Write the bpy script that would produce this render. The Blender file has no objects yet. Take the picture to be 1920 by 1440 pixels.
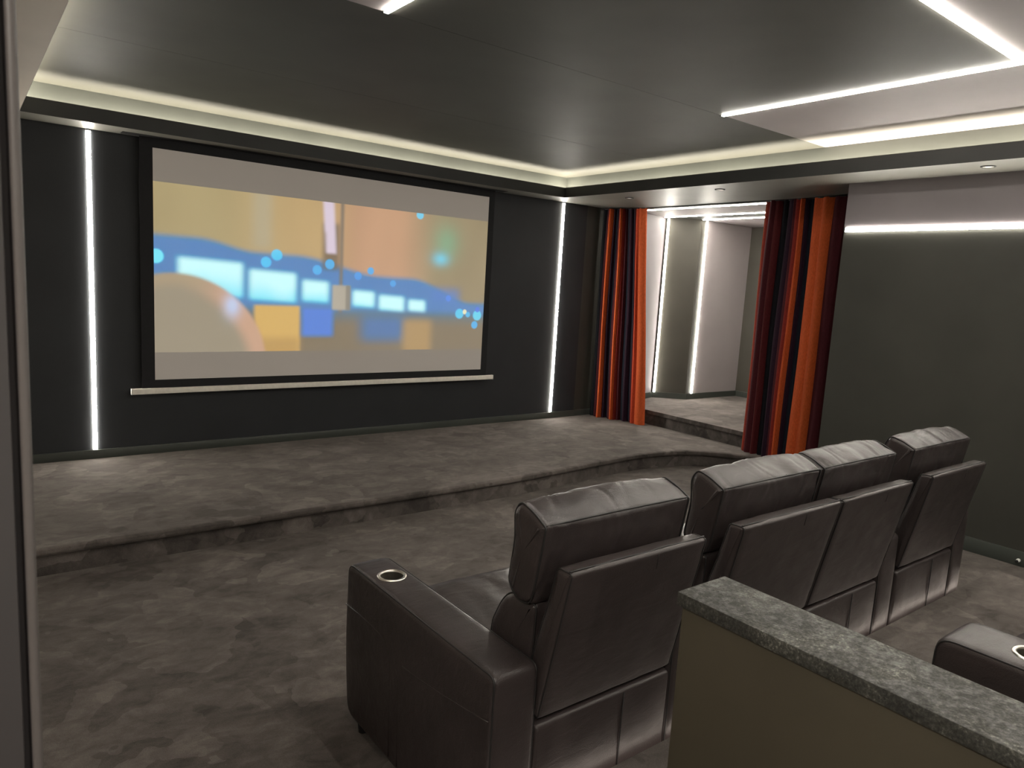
import bpy, bmesh, math, random
from mathutils import Vector, Matrix, noise

scene = bpy.context.scene
COL = scene.collection

# ------------------------------------------------------------------ camera
YAW, PITCH, ROLL, FPX, CAMZ = math.radians(37.8697), math.radians(-8.0057), math.radians(3.3581), 1341.86, 1.65
_f = Vector((math.sin(YAW) * math.cos(PITCH), math.cos(YAW) * math.cos(PITCH), math.sin(PITCH)))
_r = Vector((math.cos(YAW), -math.sin(YAW), 0))
_u = _r.cross(_f)
_r2 = math.cos(ROLL) * _r + math.sin(ROLL) * _u
_u2 = -math.sin(ROLL) * _r + math.cos(ROLL) * _u
cd = bpy.data.cameras.new('camera')
cd.sensor_width = 36.0
cd.lens = FPX / 1920 * 36.0
cd.clip_start = 0.02
cd.dof.use_dof = True
cd.dof.focus_distance = 4.2
cd.dof.aperture_fstop = 15.0
cam = bpy.data.objects.new('camera', cd)
M = Matrix((_r2, _u2, -_f)).transposed().to_4x4()
M.translation = Vector((0, 0, CAMZ))
cam.matrix_world = M
COL.objects.link(cam)
scene.camera = cam

# ------------------------------------------------------------------ world, exposure
w = bpy.data.worlds.new('world'); scene.world = w
w.use_nodes = True
w.node_tree.nodes['Background'].inputs[0].default_value = (0, 0, 0, 1)
scene.view_settings.view_transform = 'Standard'
scene.view_settings.look = 'None'
scene.view_settings.gamma = 1.0
scene.view_settings.use_curve_mapping = False
scene.view_settings.exposure = 0.0

LED_COL = (1.0, 0.945, 0.84)
LED_WALL = 80.0       # vertical strips on the screen wall
LED_CEIL = 112.0       # rectangle on the ceiling
LED_SIDE = 95.0       # strip on the right wall
LED_ALC = 74.0        # alcove strips
REAR_FILL = 105.0      # unseen fill strip added at the rear of the room, behind the photographer
LED_COVE = 42.0        # tape in the cove
LED_STEP = 9.0        # tape under the platform nosing

HALL_FILL = 210.0      # unseen fill lamp added in the hallway behind the photographer

# ------------------------------------------------------------------ materials
def srgb(r, g, b):
    f = lambda c: (c / 255) / 12.92 if c / 255 <= 0.04045 else ((c / 255 + 0.055) / 1.055) ** 2.4
    return (f(r), f(g), f(b), 1.0)

class Nd:
    def __init__(s, name):
        s.m = bpy.data.materials.new(name); s.m.use_nodes = True
        s.t = s.m.node_tree; s.b = s.t.nodes['Principled BSDF']
    def n(s, typ, **kw):
        nd = s.t.nodes.new(typ)
        for k, v in kw.items():
            if k.startswith('i_'):
                nd.inputs[k[2:].replace('_', ' ')].default_value = v
            else:
                setattr(nd, k, v)
        return nd
    def l(s, a, b): s.t.links.new(a, b)
    def ramp(s, fac, stops, interp='LINEAR'):
        r = s.n('ShaderNodeValToRGB'); cr = r.color_ramp; cr.interpolation = interp
        while len(cr.elements) > 1: cr.elements.remove(cr.elements[-1])
        cr.elements[0].position = stops[0][0]; cr.elements[0].color = stops[0][1]
        for p, c in stops[1:]:
            e = cr.elements.new(p); e.color = c
        s.l(fac, r.inputs[0]); return r
    def coords(s, scale=(1, 1, 1), rot=(0, 0, 0)):
        tc = s.n('ShaderNodeTexCoord'); mp = s.n('ShaderNodeMapping')
        mp.inputs['Scale'].default_value = scale; mp.inputs['Rotation'].default_value = rot
        s.l(tc.outputs['Object'], mp.inputs[0]); return mp.outputs[0]
    def noise(s, vec, scale, detail=3, rough=0.5, dist=0.0):
        x = s.n('ShaderNodeTexNoise'); x.inputs['Scale'].default_value = scale
        x.inputs['Detail'].default_value = detail; x.inputs['Roughness'].default_value = rough
        x.inputs['Distortion'].default_value = dist
        s.l(vec, x.inputs['Vector']); return x.outputs['Fac']
    def bump(s, h, strength, dist):
        b = s.n('ShaderNodeBump'); b.inputs['Strength'].default_value = strength; b.inputs['Distance'].default_value = dist
        s.l(h, b.inputs['Height']); s.l(b.outputs[0], s.b.inputs['Normal']); return b

def paint(name, col, rough=0.6, var=0.12, spec=0.4):
    k = Nd(name); v = k.coords()
    f = k.noise(v, 2.3, 4)
    lo = tuple(c * (1 - var) for c in col[:3]) + (1,); hi = tuple(c * (1 + var) for c in col[:3]) + (1,)
    r = k.ramp(f, [(0.3, lo), (0.7, hi)])
    k.l(r.outputs[0], k.b.inputs['Base Color'])
    k.b.inputs['Roughness'].default_value = rough
    k.b.inputs['Specular IOR Level'].default_value = spec
    g = k.noise(v, 240, 2)
    k.bump(g, 0.08, 0.002)
    return k.m

def carpet_mat(name, base=(0.088, 0.077, 0.071)):
    k = Nd(name)
    v = k.coords((1.0, 1.25, 1.0), (0, 0, 0.5))
    a = k.noise(v, 2.7, 5, 0.6, 0.7)
    v2 = k.coords((1.0, 1.0, 1.0), (0, 0, -0.6))
    vor = k.n('ShaderNodeTexVoronoi'); vor.feature = 'F1'; vor.inputs['Scale'].default_value = 4.6
    # warp the cells with noise so that the nap patches read as brushed strokes
    nz = k.n('ShaderNodeTexNoise'); nz.inputs['Scale'].default_value = 2.2; nz.inputs['Detail'].default_value = 4
    k.l(v2, nz.inputs['Vector'])
    mx = k.n('ShaderNodeVectorMath', operation='MULTIPLY_ADD')
    mx.inputs[1].default_value = (0.9, 0.9, 0.9)
    k.l(nz.outputs['Color'], mx.inputs[0]); k.l(v2, mx.inputs[2])
    k.l(mx.outputs[0], vor.inputs['Vector'])
    sep = k.n('ShaderNodeSeparateColor'); k.l(vor.outputs['Color'], sep.inputs[0])
    fine = k.noise(k.coords(), 420, 2)
    mid = k.noise(k.coords((1, 1.5, 1), (0, 0, 0.3)), 10, 4, 0.6, 0.6)
    m1 = k.n('ShaderNodeMath', operation='MULTIPLY'); k.l(a, m1.inputs[0]); m1.inputs[1].default_value = 0.55
    m2 = k.n('ShaderNodeMath', operation='MULTIPLY_ADD'); k.l(sep.outputs[0], m2.inputs[0]); m2.inputs[1].default_value = 0.15; k.l(m1.outputs[0], m2.inputs[2])
    m3 = k.n('ShaderNodeMath', operation='MULTIPLY_ADD'); k.l(mid, m3.inputs[0]); m3.inputs[1].default_value = 0.36; k.l(m2.outputs[0], m3.inputs[2])
    sc = lambda f: tuple(c * f for c in base) + (1,)
    r = k.ramp(m3.outputs[0], [(0.38, sc(0.50)), (0.46, sc(0.80)), (0.51, sc(0.96)), (0.55, sc(1.08)), (0.60, sc(1.32)), (0.68, sc(1.75))])
    mixf = k.n('ShaderNodeMix', data_type='RGBA', blend_type='MULTIPLY'); mixf.inputs['Factor'].default_value = 0.5
    fr = k.ramp(fine, [(0.3, (0.55, 0.55, 0.55, 1)), (0.7, (1.25, 1.25, 1.25, 1))])
    k.l(r.outputs[0], mixf.inputs['A']); k.l(fr.outputs[0], mixf.inputs['B'])
    k.l(mixf.outputs['Result'], k.b.inputs['Base Color'])
    k.b.inputs['Roughness'].default_value = 0.95
    k.b.inputs['Specular IOR Level'].default_value = 0.15
    k.b.inputs['Sheen Weight'].default_value = 0.25
    k.b.inputs['Sheen Roughness'].default_value = 0.4
    k.b.inputs['Sheen Tint'].default_value = (0.8, 0.72, 0.66, 1)
    hs = k.n('ShaderNodeMath', operation='MULTIPLY_ADD'); k.l(mid, hs.inputs[0]); hs.inputs[1].default_value = 2.0; k.l(fine, hs.inputs[2])
    k.bump(hs.outputs[0], 0.35, 0.004)
    return k.m

def leather_mat(name, base=(0.030, 0.0235, 0.023)):
    k = Nd(name); v = k.coords()
    f = k.noise(v, 6, 4)
    r = k.ramp(f, [(0.3, tuple(c * 0.85 for c in base) + (1,)), (0.7, tuple(c * 1.2 for c in base) + (1,))])
    k.l(r.outputs[0], k.b.inputs['Base Color'])
    k.b.inputs['Specular IOR Level'].default_value = 0.36
    rr = k.ramp(k.noise(v, 14, 3), [(0.3, (0.31, 0.31, 0.31, 1)), (0.7, (0.42, 0.42, 0.42, 1))])
    k.l(rr.outputs[0], k.b.inputs['Roughness'])
    grain = k.n('ShaderNodeTexVoronoi'); grain.inputs['Scale'].default_value = 330
    k.l(v, grain.inputs['Vector'])
    cr = k.noise(k.coords((1, 3, 3)), 9, 3, 0.5, 0.6)
    ad = k.n('ShaderNodeMath', operation='MULTIPLY_ADD'); k.l(cr, ad.inputs[0]); ad.inputs[1].default_value = 5.0
    k.l(grain.outputs['Distance'], ad.inputs[2])
    k.bump(ad.outputs[0], 0.30, 0.0012)
    return k.m

def simple(name, col, rough=0.5, metal=0.0, spec=0.5):
    k = Nd(name); f = k.noise(k.coords(), 40, 3)
    r = k.ramp(f, [(0.3, tuple(c * 0.93 for c in col[:3]) + (1,)), (0.7, tuple(c * 1.06 for c in col[:3]) + (1,))])
    k.l(r.outputs[0], k.b.inputs['Base Color'])
    k.b.inputs['Roughness'].default_value = rough; k.b.inputs['Metallic'].default_value = metal
    k.b.inputs['Specular IOR Level'].default_value = spec
    return k.m

def emit(name, strength, col=LED_COL):
    k = Nd(name)
    k.b.inputs['Base Color'].default_value = (0.8, 0.8, 0.78, 1)
    k.b.inputs['Emission Color'].default_value = tuple(col) + (1,)
    k.b.inputs['Emission Strength'].default_value = strength
    return k.m

def granite_mat(name):
    k = Nd(name); v = k.coords()
    a = k.noise(v, 120, 6, 0.75); b = k.noise(v, 9, 4, 0.6)
    ad = k.n('ShaderNodeMath', operation='MULTIPLY_ADD'); k.l(b, ad.inputs[0]); ad.inputs[1].default_value = 0.5; k.l(a, ad.inputs[2])
    r = k.ramp(ad.outputs[0], [(0.60, (0.016, 0.016, 0.014, 1)), (0.75, (0.036, 0.036, 0.031, 1)), (0.86, (0.070, 0.070, 0.060, 1)), (0.97, (0.22, 0.22, 0.19, 1))])
    k.l(r.outputs[0], k.b.inputs['Base Color'])
    rr = k.ramp(k.noise(v, 38, 5, 0.75), [(0.38, (0.42, 0.42, 0.42, 1)), (0.58, (0.85, 0.85, 0.85, 1))])
    k.l(rr.outputs[0], k.b.inputs['Roughness'])
    k.bump(k.noise(v, 150, 4, 0.7), 0.6, 0.003)
    return k.m

def attr_mat(name, attr, rough=0.8, sheen=0.0, emission=0.0):
    k = Nd(name)
    a = k.n('ShaderNodeAttribute', attribute_name=attr)
    k.b.inputs['Roughness'].default_value = rough
    k.b.inputs['Specular IOR Level'].default_value = 0.2
    if emission > 0:
        k.b.inputs['Base Color'].default_value = (0.38, 0.365, 0.35, 1)
        k.l(a.outputs['Color'], k.b.inputs['Emission Color'])
        k.b.inputs['Emission Strength'].default_value = emission
    else:
        v = k.coords((1, 1, 0.25))
        nz = k.ramp(k.noise(v, 160, 2), [(0.3, (0.8, 0.8, 0.8, 1)), (0.7, (1.15, 1.15, 1.15, 1))])
        mx = k.n('ShaderNodeMix', data_type='RGBA', blend_type='MULTIPLY'); mx.inputs['Factor'].default_value = 1.0
        k.l(a.outputs['Color'], mx.inputs['A']); k.l(nz.outputs[0], mx.inputs['B'])
        k.l(mx.outputs['Result'], k.b.inputs['Base Color'])
        if sheen:
            k.b.inputs['Sheen Weight'].default_value = sheen
            k.b.inputs['Sheen Roughness'].default_value = 0.35
            k.l(mx.outputs['Result'], k.b.inputs['Sheen Tint'])
    return k.m

MT = dict(
    charcoal=paint('charcoal_wall_paint', (0.024, 0.026, 0.029), 0.62, spec=0.3),
    olive=paint('dark_olive_wall_paint', (0.043, 0.043, 0.036), 0.55, spec=0.35),
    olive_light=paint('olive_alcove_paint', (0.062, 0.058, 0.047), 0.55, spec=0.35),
    ceil=paint('dark_olive_ceiling_paint', (0.056, 0.055, 0.047), 0.6, spec=0.3),
    soffit=paint('semi_gloss_soffit_paint', (0.145, 0.14, 0.122), 0.46, spec=0.4),
    fascia=paint('black_fascia_paint', (0.036, 0.037, 0.036), 0.5, spec=0.3),
    cove=paint('grey_cove_paint', (0.068, 0.072, 0.066), 0.6),
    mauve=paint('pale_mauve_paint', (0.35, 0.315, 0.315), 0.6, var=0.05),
    mauve_shaded=paint('shaded_mauve_paint', (0.20, 0.178, 0.188), 0.6, var=0.05),  # same mauve paint darkened: weaker light on these walls put into the colour
    greige=paint('greige_plaster', (0.34, 0.30, 0.26), 0.65, var=0.06),
    cream=paint('cream_soffit_paint', (0.56, 0.50, 0.43), 0.65, var=0.05),
    base=paint('dark_green_skirting_paint', (0.050, 0.057, 0.050), 0.38, spec=0.5),
    carpet=carpet_mat('taupe_plush_carpet'),
    leather=leather_mat('dark_brown_leather'),
    seam=simple('black_leather_seam', (0.008, 0.007, 0.007), 0.6),
    granite=granite_mat('dark_speckled_stone'),
    halfwall=paint('olive_brown_low_wall_paint', (0.058, 0.050, 0.034), 0.5),
    jamb=paint('taupe_door_lining_paint', (0.034, 0.030, 0.030), 0.5),
    jambedge_lit=paint('lit_taupe_architrave', (0.075, 0.065, 0.062), 0.5),  # lighter copy of the jamb paint: room light on the edge coloured in
    jambdark=simple('black_door_seal', (0.030, 0.025, 0.027), 0.7),
    alu=simple('satin_aluminium', (0.55, 0.55, 0.53), 0.35, 1.0),
    steel=simple('brushed_steel', (0.62, 0.60, 0.55), 0.28, 1.0),
    blackplastic=simple('black_plastic', (0.012, 0.012, 0.013), 0.45),
    white=simple('white_plastic', (0.75, 0.75, 0.72), 0.4),
    barwhite=simple('off_white_lacquer', (0.84, 0.80, 0.72), 0.4),
    scrblack=simple('matt_black_screen_cloth', (0.020, 0.020, 0.022), 0.75, spec=0.2),
    dark=simple('dark_cup_lining', (0.05, 0.045, 0.035), 0.5),
    wall_led=emit('led_diffuser_screen_wall', LED_WALL),
    ceil_led=emit('led_diffuser_ceiling', LED_CEIL),
    side_led=emit('led_diffuser_side_wall', LED_SIDE),
    rear_fill=emit('fill_diffuser_rear', REAR_FILL),
    alc_led=emit('led_diffuser_alcove', LED_ALC),
    cove_led=emit('led_tape_cove', LED_COVE, (1.0, 0.91, 0.72)),
    step_led=emit('led_tape_step', LED_STEP, (1.0, 0.86, 0.74)),
    hall_fill=emit('hall_fill_diffuser', HALL_FILL),
    spot=emit('dim_spot_lens', 0.6, (1.0, 0.95, 0.85)),
    velvet=attr_mat('striped_velvet', 'stripe', 0.85, sheen=0.35),
)

# ------------------------------------------------------------------ mesh helpers
def bm_box(bm, x0, x1, y0, y1, z0, z1):
    vs = [bm.verts.new(p) for p in ((x0, y0, z0), (x1, y0, z0), (x1, y1, z0), (x0, y1, z0), (x0, y0, z1), (x1, y0, z1), (x1, y1, z1), (x0, y1, z1))]
    for f in ((0, 3, 2, 1), (4, 5, 6, 7), (0, 1, 5, 4), (1, 2, 6, 5), (2, 3, 7, 6), (3, 0, 4, 7)):
        bm.faces.new([vs[i] for i in f])
    return vs

def finish(bm, name, mat, parent=None, origin=None, smooth=None):
    bmesh.ops.recalc_face_normals(bm, faces=bm.faces)
    me = bpy.data.meshes.new(name)
    if origin is None and parent is None:
        xs = [v.co for v in bm.verts]
        mn = Vector((min(c.x for c in xs), min(c.y for c in xs), min(c.z for c in xs)))
        mx = Vector((max(c.x for c in xs), max(c.y for c in xs), max(c.z for c in xs)))
        origin = Vector(((mn.x + mx.x) / 2, (mn.y + mx.y) / 2, mn.z))
    loc = Vector((0, 0, 0))
    if origin is not None:
        loc = Vector(origin)
        for v in bm.verts: v.co -= loc
    bm.to_mesh(me); bm.free()
    me.materials.append(MT[mat] if isinstance(mat, str) else mat)
    if smooth:
        me.polygons.foreach_set('use_smooth', [True] * len(me.polygons))
        if smooth is not True:
            try: me.set_sharp_from_angle(angle=math.radians(smooth))
            except Exception: pass
    o = bpy.data.objects.new(name, me); COL.objects.link(o)
    o.location = loc
    if parent is not None:
        o.parent = parent
        if parent.type == 'MESH': o.location = loc - parent_world(parent)
    return o

def parent_world(p):
    v = Vector(p.location)      # only mesh ancestors: parts of an Empty are built in its own space
    while p.parent and p.parent.type == 'MESH': p = p.parent; v += Vector(p.location)
    return v

def tag(o, label=None, cat=None, group=None, kind=None):
    if label: o['label'] = label
    if cat: o['category'] = cat
    if group: o['group'] = group
    if kind: o['kind'] = kind
    return o

def empty(name, loc, label, cat, group=None, rz=0):
    o = bpy.data.objects.new(name, None); COL.objects.link(o); o.location = loc; o.rotation_euler = (0, 0, rz)
    o.empty_display_size = 0.1
    return tag(o, label, cat, group)

def box(name, mat, x0, x1, y0, y1, z0, z1, parent=None, bevel=0.0, seg=2, origin=None):
    bm = bmesh.new(); bm_box(bm, x0, x1, y0, y1, z0, z1)
    if bevel: bmesh.ops.bevel(bm, geom=bm.edges[:], offset=bevel, segments=seg, affect='EDGES', profile=0.5)
    return finish(bm, name, mat, parent, origin, smooth=35 if bevel else None)

def struct(o, label=None):
    o['kind'] = 'structure'
    if label: o['label'] = label
    return o

def prism(bm, pts, z0, z1):
    a = [bm.verts.new((x, y, z0)) for x, y in pts]; b = [bm.verts.new((x, y, z1)) for x, y in pts]
    bm.faces.new(a[::-1]); bm.faces.new(b)
    n = len(pts)
    for i in range(n): bm.faces.new((a[i], a[(i + 1) % n], b[(i + 1) % n], b[i]))

def tube(bm, pts, r, n=6, closed=False):
    pts = [Vector(p) for p in pts]; N = len(pts); rings = []
    up = None
    for i, p in enumerate(pts):
        if closed: t = pts[(i + 1) % N] - pts[i - 1]
        else: t = pts[min(i + 1, N - 1)] - pts[max(i - 1, 0)]
        t.normalize()
        if up is None:
            up = Vector((0, 0, 1)) if abs(t.z) < 0.9 else Vector((1, 0, 0))
        s = t.cross(up)
        if s.length < 1e-4: s = t.cross(Vector((1, 0, 0)))
        s.normalize(); up = s.cross(t).normalized()
        rings.append([bm.verts.new(p + r * (math.cos(2 * math.pi * k / n) * s + math.sin(2 * math.pi * k / n) * up)) for k in range(n)])
    for i in range(N if closed else N - 1):
        a, b = rings[i], rings[(i + 1) % N]
        for k in range(n): bm.faces.new((a[k], a[(k + 1) % n], b[(k + 1) % n], b[k]))
    if not closed:
        bm.faces.new(rings[0][::-1]); bm.faces.new(rings[-1])

def roundpoly(pts, r, n=5):
    """closed 2-D polygon with rounded corners; r is one radius or one per corner"""
    out = []; N = len(pts)
    for i, p in enumerate(pts):
        p = Vector(p); a = Vector(pts[i - 1]) - p; b = Vector(pts[(i + 1) % N]) - p
        rr = r[i] if isinstance(r, (list, tuple)) else r
        d = min(rr, a.length * 0.48, b.length * 0.48)
        A = p + a.normalized() * d; B = p + b.normalized() * d
        for k in range(n + 1):
            t = k / n
            out.append((1 - t) ** 2 * A + 2 * t * (1 - t) * p + t * t * B)
    return out

def resample(loop, step):
    pts = []; N = len(loop)
    for i in range(N):
        a, b = loop[i], loop[(i + 1) % N]; L = (b - a).length
        m = max(1, int(round(L / step)))
        for k in range(m): pts.append(a.lerp(b, k / m))
    return pts

def inset(loop, d):
    N = len(loop); area = sum(loop[i - 1].x * loop[i].y - loop[i].x * loop[i - 1].y for i in range(N))
    sg = 1 if area > 0 else -1; out = []
    for i in range(N):
        t = (loop[(i + 1) % N] - loop[i - 1]); t.normalize()
        nrm = Vector((-t.y, t.x)) * sg
        out.append(loop[i] + nrm * d)
    return out

def loft(loop, x0, x1, er, bulge=0.0, wrinkle=0.0, seed=0, nx=14, capbulge=0.0, step=0.03):
    """sweep a (y,z) profile along x with rounded ends, a soft bulge and leather creases"""
    loop = resample(loop, step); n = len(loop)
    secs = [(x0 + er * (1 - math.cos(math.pi / 2 * k / 4)), er * (1 - math.sin(math.pi / 2 * k / 4))) for k in range(5)]
    secs += [(x0 + er + (x1 - x0 - 2 * er) * i / nx, 0) for i in range(1, nx)]
    secs += [(x1 - er * (1 - math.cos(math.pi / 2 * k / 4)), er * (1 - math.sin(math.pi / 2 * k / 4))) for k in range(4, -1, -1)]
    area = sum(loop[i - 1].x * loop[i].y - loop[i].x * loop[i - 1].y for i in range(n)); sg = 1 if area > 0 else -1
    bm = bmesh.new(); rings = []
    sd = Vector((seed * 3.1, seed * 1.7, seed * 0.9))
    for x, d in secs:
        t = max(0.0, min(1.0, (x - x0) / (x1 - x0)))
        lp = inset(loop, d - bulge * (math.sin(math.pi * t) ** 0.6)); ring = []
        for i, p in enumerate(lp):
            P = Vector((x, p.x, p.y))
            if wrinkle:
                edge_ = 0.4 + 0.6 * (1 - min(1, min(t, 1 - t) / 0.35))
                soft = 0.5 * noise.noise(Vector((x * 11, p.x * 5, p.y * 5)) + sd)
                q = Vector((x * 15 + 2.5 * noise.noise(P * 6 + sd), p.x * 3.5, p.y * 3.5)) + sd * 2
                crease = -max(0.0, 0.16 - abs(noise.noise(q))) / 0.16 * (0.35 + 0.65 * max(0, noise.noise(P * 5 - sd) + 0.3))
                off = wrinkle * (soft + 0.75 * edge_ * crease)
                tt = (lp[(i + 1) % n] - lp[i - 1]).normalized()
                P += Vector((0, tt.y, -tt.x)) * (sg * off)
            ring.append(bm.verts.new(P))
        rings.append(ring)
    for a, b in zip(rings, rings[1:]):
        for k in range(n): bm.faces.new((a[k], a[(k + 1) % n], b[(k + 1) % n], b[k]))
    for ring, sgn in ((rings[0], -1), (rings[-1], 1)):
        c = Vector((0, 0, 0))
        for v in ring: c += v.co
        c /= n
        prev = ring
        for f, b in ((0.12, 0.5), (0.3, 0.85), (0.6, 0.97)):
            cur = []
            for v in ring:
                q = v.co.lerp(c, f); q.x += sgn * capbulge * b; cur.append(bm.verts.new(q))
            for k in range(n): bm.faces.new((prev[k], prev[(k + 1) % n], cur[(k + 1) % n], cur[k]))
            prev = cur
        cv = bm.verts.new(c + Vector((sgn * capbulge, 0, 0)))
        for k in range(n): bm.faces.new((prev[k], prev[(k + 1) % n], cv))
    return bm

def lathe(bm, prof, cx, cy, n=28):
    rings = [[bm.verts.new((cx + r * math.cos(2 * math.pi * k / n), cy + r * math.sin(2 * math.pi * k / n), z)) for k in range(n)] for r, z in prof]
    for a, b in zip(rings, rings[1:]):
        for k in range(n): bm.faces.new((a[k], a[(k + 1) % n], b[(k + 1) % n], b[k]))
    return rings

# ------------------------------------------------------------------ dimensions
BW = 6.08            # screen wall (Y)
RW = 5.48            # right wall (X)
NK = 6.15            # wall behind the curtains (X)
NKY = 2.96           # where the right wall ends and the curtain recess begins
LW = 0.036           # left wall (X)
RY = -2.2            # rear wall (Y)
ZS, ZL, ZC = 2.56, 2.66, 2.79   # soffit underside, cove lip, ceiling
ST = 0.157           # stage height
AL = 0.312           # alcove floor height
PL, PLY = 0.215, 1.345   # rear platform height and front edge
FX, FY, FL, FR = 5.03, 5.77, 0.352, -1.7   # fascia lines: right, front, left, rear
TR = 0.15            # trough depth to the cove back face

# ------------------------------------------------------------------ floor, stage, platform, alcove floor
struct(box('floor', 'carpet', -1.6, 6.3, RY - 0.1, BW + 0.1, -0.12, 0.0), 'taupe plush carpet on the main floor in front of the seats')

ctrl = [(LW, 4.25), (1.6, 4.25), (3.1, 4.252), (3.7, 4.285), (4.3, 4.345), (4.85, 4.385), (5.2, 4.365), (5.5, 4.28), (5.72, 4.12), (5.88, 3.92), (6.02, 3.68), (NK, 3.42)]
def catmull(c, m=8):
    out = []
    for i in range(len(c) - 1):
        p0 = Vector(c[max(i - 1, 0)]); p1 = Vector(c[i]); p2 = Vector(c[i + 1]); p3 = Vector(c[min(i + 2, len(c) - 1)])
        for k in range(m):
            t = k / m
            out.append(0.5 * ((2 * p1) + (-p0 + p2) * t + (2 * p0 - 5 * p1 + 4 * p2 - p3) * t * t + (-p0 + 3 * p1 - 3 * p2 + p3) * t ** 3))
    out.append(Vector(c[-1])); return out
edge = catmull(ctrl)
def stage_mesh():
    bm = bmesh.new(); N = len(edge); nrm = []
    for i in range(N):
        t = (edge[min(i + 1, N - 1)] - edge[max(i - 1, 0)]).normalized(); nrm.append(Vector((t.y, -t.x)))
    # cross-section of the nosing: (outward offset, z)
    sec = [(0, 0), (0, ST - 0.045), (0.022, ST - 0.043), (0.034, ST - 0.034), (0.038, ST - 0.02), (0.034, ST - 0.007), (0.022, ST), (0.0, ST + 0.001)]
    rows = []
    for i, p in enumerate(edge):
        rows.append([bm.verts.new((p.x + nrm[i].x * o, p.y + nrm[i].y * o, z)) for o, z in sec])
    for a, b in zip(rows, rows[1:]):
        for k in range(len(sec) - 1): bm.faces.new((a[k], a[k + 1], b[k + 1], b[k]))
    back = [bm.verts.new((p.x, BW, ST + 0.001)) for p in edge]
    for i in range(N - 1): bm.faces.new((rows[i][-1], back[i], back[i + 1], rows[i + 1][-1]))
    return bm
struct(finish(stage_mesh(), 'floor_stage', 'carpet', smooth=40), 'low carpeted stage with a curved front step below the screen')

def step_slab(name, x0, x1, y0, y1, z0, z1, nose, label):
    """carpeted slab with rounded nosing; nose = set of sides among '-x', '+y', '+x'"""
    bm = bmesh.new(); bm_box(bm, x0, x1, y0, y1, z0, z1)
    es = []
    for e in bm.edges:
        a, b = e.verts[0].co, e.verts[1].co
        if a.z == z1 and b.z == z1:
            if '-x' in nose and a.x == x0 and b.x == x0: es.append(e)
            if '+y' in nose and a.y == y1 and b.y == y1: es.append(e)
            if '+x' in nose and a.x == x1 and b.x == x1: es.append(e)
    bmesh.ops.bevel(bm, geom=es, offset=0.02, segments=4, affect='EDGES', profile=0.5)
    return struct(finish(bm, name, 'carpet', smooth=35), label)
step_slab('floor_alcove', NK + 0.045, 8.36, 2.9, 6.3, 0.0, AL - 0.04, (), 'carpeted riser of the alcove step')
step_slab('floor_alcove_top', NK + 0.02, 8.36, 2.9, 6.3, AL - 0.042, AL, ('-x',), 'raised carpeted alcove floor behind the curtains')
pf = step_slab('floor_platform', LW, 4.55, RY, PLY, 0.0, PL, ('+y', '+x'), 'raised carpeted platform behind the front seats')
box('step_light', 'step_led', LW + 0.4, 4.5, PLY + 0.001, PLY + 0.005, PL - 0.05, PL - 0.04, pf)

# ------------------------------------------------------------------ walls
wb = struct(box('wall_front', 'charcoal', LW - 0.2, 6.4, BW + 0.004, BW + 0.15, 0, 3.0), 'charcoal wall behind the projection screen')
box('wall_panel', 'charcoal', LW, 5.65, BW - 0.012, BW + 0.004, ST, ZS, wb)
box('wall_panel', 'olive', 5.652, NK, BW - 0.004, BW + 0.004, ST, ZS, wb)
# right wall: mauve band on top, olive below, light strip between
wr = struct(box('wall_right', 'olive', RW, RW + 0.13, RY, NKY, 0, 3.0), 'dark olive side wall right of the seats')
box('wall_panel', 'mauve_shaded', RW - 0.004, RW, RY, NKY, 2.222, ZS, wr)
struct(box('wall_recess', 'charcoal', NK, NK + 0.12, 2.9, 3.72, 0, 3.0), 'dark wall behind the right-hand curtain')
struct(box('wall_recess_return', 'charcoal', RW + 0.13, NK, NKY - 0.12, NKY, 0, 3.0), 'return wall closing the curtain recess')
struct(box('wall_recess_corner', 'charcoal', NK, NK + 0.03, 5.70, BW + 0.1, 0, 3.0), 'dark wall behind the left-hand curtain')
# left wall with the doorway the photograph is taken through
wl = struct(box('wall_left', 'greige', LW - 0.16, LW, 0.62, BW + 0.1, 0, 3.0), 'left wall beside the doorway')
struct(box('wall_left_rear', 'greige', LW - 0.16, LW, RY, -0.75, 0, 3.0), 'left wall behind the doorway')
struct(box('wall_left_lintel', 'greige', LW - 0.16, LW, -0.75, 0.62, 2.3, 3.0), 'wall above the doorway')
struct(box('wall_rear', 'olive', -1.7, RW + 0.1, RY - 0.12, RY, 0, 3.0), 'rear wall of the room')
struct(box('wall_hall', 'greige', -1.7, -1.55, RY, 1.6, 0, 3.0), 'hallway wall beyond the doorway')
struct(box('wall_hall_end', 'greige', -1.55, LW - 0.16, 1.5, 1.62, 0, 3.0), 'hallway end wall')
# door lining seen edge-on at the left of the picture
dj = empty('door_1', (0.0, 0.60, 0), None, None); dj['kind'] = 'structure'; dj['label'] = 'taupe door lining at the left edge of the picture'
def lin(name, mat, x0, x1, y0, y1, bev):
    bm = bmesh.new(); bm_box(bm, x0, x1, y0 - 0.60, y1 - 0.60, 0.0, 2.30)
    bmesh.ops.bevel(bm, geom=[e for e in bm.edges if abs(e.verts[0].co.z - e.verts[1].co.z) > 1], offset=bev, segments=4, affect='EDGES', profile=0.5)
    return finish(bm, name, mat, dj, smooth=40)
lin('jamb', 'jamb', -0.115, 0.0255, 0.598, 0.62, 0.001)
lin('door_seal', 'jambdark', 0.0255, 0.0305, 0.606, 0.62, 0.0005)
lin('architrave', 'jambedge_lit', 0.0305, 0.0372, 0.599, 0.66, 0.003)

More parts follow.
